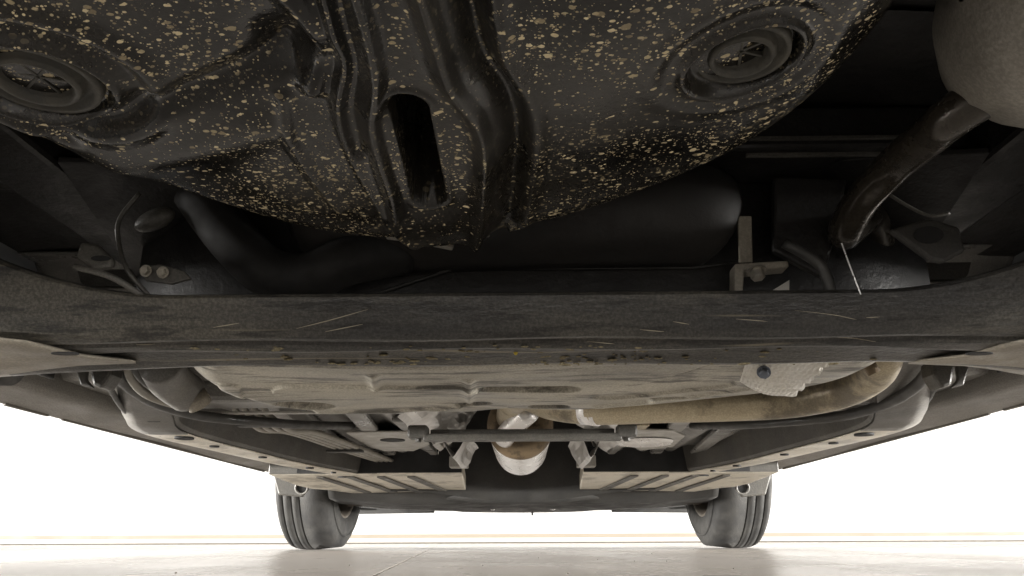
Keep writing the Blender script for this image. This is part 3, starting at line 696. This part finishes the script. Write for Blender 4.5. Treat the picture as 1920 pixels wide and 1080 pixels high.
# ---- tunnel foil, brace, floor plates
for s in (-1, 1):
    def foilf(u, v, s=s):
        y = 1.36 + .62 * v; x = .118 + .10 * (1 - u) ** 1.3; z = .245 + .11 * u
        n = noise.noise(Vector((u * 3 + s * 3, v * 5, 2.3))); n2 = noise.noise(Vector((u * 7, v * 9 + s, 5.1)))
        return (s * (x + .022 * n + .007 * n2), y, z + .008 * n2)
    ob('tunnel_heat_shield', grid(foilf, 12, 18), 'foil', car, smooth=False, solid=.001, label='crumpled foil lining the side of the tunnel')
    def foil2(u, v, s=s):
        a = PY(979 + s * 108, 868, 1.78); y = 1.66 + .30 * v
        n = noise.noise(Vector((u * 3 + s * 2, v * 3, 7.7)))
        return (s * (.118 + .055 * u + .010 * n), y, .232 + .028 * math.cos(u * 5) + .006 * n)
    ob('foil_fold', grid(foil2, 8, 9), 'foil', car, smooth=False, solid=.001)
br = ob('tunnel_brace', join(box((0, 1.30, .2), (.34, .022, .012)), box((0, 1.312, .206), (.32, .006, .02))), 'rail_side', car, bev=.002)
for s in (-1, 1):
    ob('brace_foot', box((s * .180, 1.305, .210), (.034, .036, .022)), 'rail_side', br, bev=.004)
    ob('brace_bolt', hexbolt((s * .18, 1.305, .200), (0, 0, -1), .006, .006), 'rail_side', br)
pl = ob('floor_plate', prism([PZ(a, b, .247) for a, b in ((648, 812), (792, 810), (806, 834), (776, 846), (720, 846), (690, 838))], (0, 0, .004)), 'grey_plate', car, bev=.0015)
ob('access_hole', disc(PZ(736, 825, .2466), (0, 0, -1), .028, .0014, 24), 'tyre_groove', pl)
pr = ob('floor_plate', prism([PZ(a, b, .247) for a, b in ((1160, 822), (1180, 806), (1262, 808), (1285, 818), (1262, 838), (1200, 845))], (0, 0, .004)), 'grey_plate', car, bev=.0015)
ob('access_cover', lathe([(0, .0001), (0, .05), (-.006, .055), (-.006, .062), (0, .066)], PZ(1208, 828, .245), (0, 0, 1), 32), 'bright_steel', pr, smooth=True)
ob('plate_strap', box(PZ(1200, 800, .245), (.03, .06, .004)), 'exhaust_steel', pr, bev=.001)
# stamped stiffeners that run aft from the crossmember across each floor half
for s in (-1, 1):
    for (x0, x1, y0, y1, w) in ((.30, .36, 1.30, 2.06, .020), (.40, .47, 1.22, 2.06, .022), (.24, .24, 1.45, 2.06, .014)):
        ob('floor_stiffener', prism([Vector((s * (x0 - w), y0, .262)), Vector((s * (x0 + w), y0, .262)), Vector((s * (x1 + w * .8), y1, .262)), Vector((s * (x1 - w * .8), y1, .262))][::(1 if s > 0 else -1)], (0, 0, -.012)), 'floor_steel', car, bev=.005)
    ob('seat_crossmember', box((s * .37, 1.15, .25), (.40, .07, .035)), 'floor_steel', car, bev=.008)
    ob('floor_edge_strip', box((s * .36, 1.20, .229), (.34, .010, .004)), 'grey_plate', car, bev=.001)

# fuel and brake lines with their clip on the left
for k in range(4):
    o = k * .017
    ob('fuel_line', tube([(-.50 + o, 1.26, .275), (-.495 + o, 1.29, .245), (-.48 + o, 1.33, .230), (-.475 + o, 1.38, .226), (-.45 + o, 1.46, .232), (-.43 + o, 1.75, .236), (-.40 + o * .8, 2.09, .24)], .0052, 10, 8), 'line_coat', car, smooth=True)
ob('line_clip', box((-.452, 1.30, .2235), (.085, .02, .006)), 'tray_plastic', car, bev=.002)
ob('line_clip', box((-.41, 1.75, .228), (.085, .02, .006)), 'tray_plastic', car, bev=.002)

# parking brake cables: thick black sheath each side
for s in (-1, 1):
    M = lambda a: a if s < 0 else 1958 - a
    ob('brake_cable', tube([PZ(M(208), 670, .248), PZ(M(222), 702, .238), PZ(M(252), 732, .228), PZ(M(300), 758, .222), PZ(M(380), 780, .220), PZ(M(490), 791, .222), PZ(M(580), 797, .234), PZ(M(660), 798, .262)], .0080, 14, 8), 'hose_rubber', car, smooth=True)
    ob('brake_pipe', tube([PZ(M(190), 690, .25), PZ(M(205), 725, .238), PZ(M(228), 762, .226), PZ(M(250), 779, .221), PZ(M(300), 779, .222)], .0042, 10, 6), 'hose_rubber', car, smooth=True)
    ob('cable_clip', box(PZ(M(294), 783, .220), (.022, .02, .016)), 'tray_plastic', car, bev=.002)
    # wheelhouse stiffener plate and bracket behind the bush
    ob('handbrake_bracket', prism([PY(M(a), b, .93) for a, b in ((136, 672), (166, 672), (162, 712), (176, 728), (150, 722))][::(1 if s < 0 else -1)], (0, .006, 0)), 'rail_side', car, bev=.002)
    ob('arm_mount', prism([PY(M(a), b, .90) for a, b in ((164, 676), (212, 676), (208, 702), (190, 728), (172, 722))][::(1 if s < 0 else -1)], (0, .03, 0)), 'rail_side', car, bev=.004)
# vapour canister and hoses left of the tank
ob('filter_canister', tube([PY(300, 680, .90), PY(318, 712, .95), PY(352, 738, 1.0)], .026, 20, 6), 'liner_plastic', car, smooth=True)
ob('canister_cap', join(disc(PY(362, 738, .99), (.3, .5, -.6), .016, .02, 18)), 'arm_dust', car, smooth=True)
ob('vapour_hose', tube([PY(252, 676, .90), PY(262, 700, .92), PY(285, 722, .95), PY(320, 742, .99), PY(372, 752, 1.02)], .007, 12, 6), 'hose_rubber', car, smooth=True)
ob('vapour_hose', tube([PY(236, 676, .92), PY(248, 712, .95), PY(280, 742, 1.0), PY(340, 762, 1.05)], .006, 12, 6), 'line_coat', car, smooth=True)

# ---- engine bay underside
def tray(u, v):
    x = -.64 + 1.28 * u; y = 2.50 + .98 * v
    z = .150 + .010 * math.cos(x * 9) * (1 - v) + .012 * float(sstep(.06, .0, np.float64(v))) * 4 + .004 * math.sin(v * 22) + .02 * v * v * (x / .6) ** 2
    if abs(x) < .30: z -= .004 * float(sstep(.30, .24, np.float64(abs(x))))
    return (x, y, z)
ut = ob('undertray', grid(tray, 60, 40), 'tray_plastic', car, smooth=True, solid=.003)
ob('subframe', grid(lambda u, v: (-.42 + .84 * u, 2.47 + .03 * math.cos((u - .5) * 6), .162 + .32 * v - .016 * math.cos((u - .5) * 7) * (1 - v)), 40, 8), 'tray_plastic', car, smooth=True, solid=.006)
ob('subframe_rail', tube([(-.62, 2.62, .185), (-.42, 2.58, .172), (-.22, 2.54, .168), (-.10, 2.53, .158), (.10, 2.53, .158), (.22, 2.54, .168), (.42, 2.58, .172), (.62, 2.62, .185)], .014, 14, 8), 'tray_plastic', car, smooth=True)
for s in (-1, 1):
    ob('control_arm', join(tube([(s * .40, 2.60, .18), (s * .52, 2.70, .176), (s * .645, 2.86, .17)], .020, 12, 6), tube([(s * .40, 2.98, .185), (s * .52, 2.94, .178), (s * .645, 2.88, .17)], .018, 12, 6)), 'brake_iron', car, smooth=True)
    ob('drive_shaft', tube([(s * .30, 2.90, .33), (s * .66, 2.88, .31)], .016, 14, 2), 'brake_iron', car, smooth=True)
    ob('air_deflector', prism([(s * .38, 3.34, .141), (s * .72, 3.40, .139), (s * .76, 3.42, .20), (s * .38, 3.36, .20)][::(1 if s > 0 else -1)], (0, .006, 0)), 'tray_plastic', ut, bev=.002)
    for (x, y) in ((.24, 2.72), (.40, 2.75), (.12, 3.1)):
        ob('tray_clip', hexbolt((s * x, y, .146), (0, 0, -1), .007, .004), 'bright_steel', ut)
ob('drain_nipple', tube([(.04, 3.3, .155), (.04, 3.3, .128)], .004, 8, 2), 'tray_plastic', ut)
ob('bumper_lip', grid(lambda u, v: (-.76 + 1.52 * u, 3.46 + .14 * v - .10 * (2 * u - 1) ** 2, .158 + .03 * v + (.010 if abs(abs(2 * u - 1) - .5) < .08 else 0)), 48, 5), 'tray_plastic', car, smooth=False, solid=.004)

# ---- wheels
def tyre_prof(s, Rr=.312, hw=.0985):
    rim = .195
    p = [(-hw * .84, rim), (-hw * .97, rim + .012), (-hw * 1.02, rim + .045), (-hw * 1.01, rim + .062), (-hw * .93, Rr - .022), (-hw * .84, Rr - .009)]
    def crown(t): return Rr - .007 * (t / (hw * .84)) ** 4
    gr = sorted((s * .063, s * .033, s * .005)); gw = .0030
    for g in gr:
        for (t, d) in ((g - gw, 0), (g - gw * .6, .0055), (g + gw * .6, .0055), (g + gw, 0)): p.append((t, crown(t) - d))
    q = [(-a, b) for a, b in p[:6]][::-1]
    return p + q
for (nm, Y) in (('front_wheel', FY), ('rear_wheel', RY)):
    for s in (-1, 1):
        w = bpy.data.objects.new(nm, None); col.objects.link(w); w.parent = car; w.location = (s * TR, Y, .3115)
        ty = ob('tyre', lathe(tyre_prof(s), (0, 0, 0), (1, 0, 0), 96), 'tyre_rubber', w, smooth=True)
        hw = .0985
        # sidewall rings
        ob('sidewall_ring', lathe([(-s * hw * 1.015, .262), (-s * hw * 1.035, .265), (-s * hw * 1.035, .268), (-s * hw * 1.0, .271)], (0, 0, 0), (1, 0, 0), 72), 'tyre_rubber', ty, smooth=True)
        rim = ob('rim', lathe([(-s * hw * .88, .204), (-s * hw * .92, .200), (-s * hw * .86, .192), (-s * hw * .5, .178), (s * hw * .2, .172), (s * hw * .45, .165), (s * hw * .55, .10), (s * hw * .5, .03)], (0, 0, 0), (1, 0, 0), 64), 'rim_steel', w, smooth=True, solid=.004)
        ob('brake_disc', lathe([(-s * .002, .03), (-s * .002, .128), (s * .010, .128), (s * .010, .03)], (0, 0, 0), (1, 0, 0), 48), 'brake_iron', w, smooth=False)
        ob('caliper', box((-s * .005, -.10, -.02), (.075, .06, .12)), 'brake_iron', w, bev=.012)
        ob('hub_knuckle', join(lathe([(-s * .075, .03), (-s * .06, .055), (-s * .02, .06), (-s * .01, .045)], (0, 0, 0), (1, 0, 0), 24), box((-s * .055, 0, -.07), (.035, .06, .11))), 'brake_iron', w, smooth=False, bev=.006)
        # housing over the wheel
        def house(u, v, s=s, Y=Y):
            a = math.pi * u; return (s * (.52 + .31 * v), Y - .36 * math.cos(a), .30 + .36 * math.sin(a))
        ob('wheel_liner', grid(house, 24, 4), 'tray_plastic' if Y > 1 else 'black_underseal', car, smooth=True, solid=.003)
        ob('liner_wall', prism([Vector((s * .52, Y - .36 * math.cos(math.pi * i / 16), .36 + .30 * math.sin(math.pi * i / 16))) for i in range(17)], (s * -.003, 0, 0)), 'tray_plastic' if Y > 1 else 'black_underseal', car)
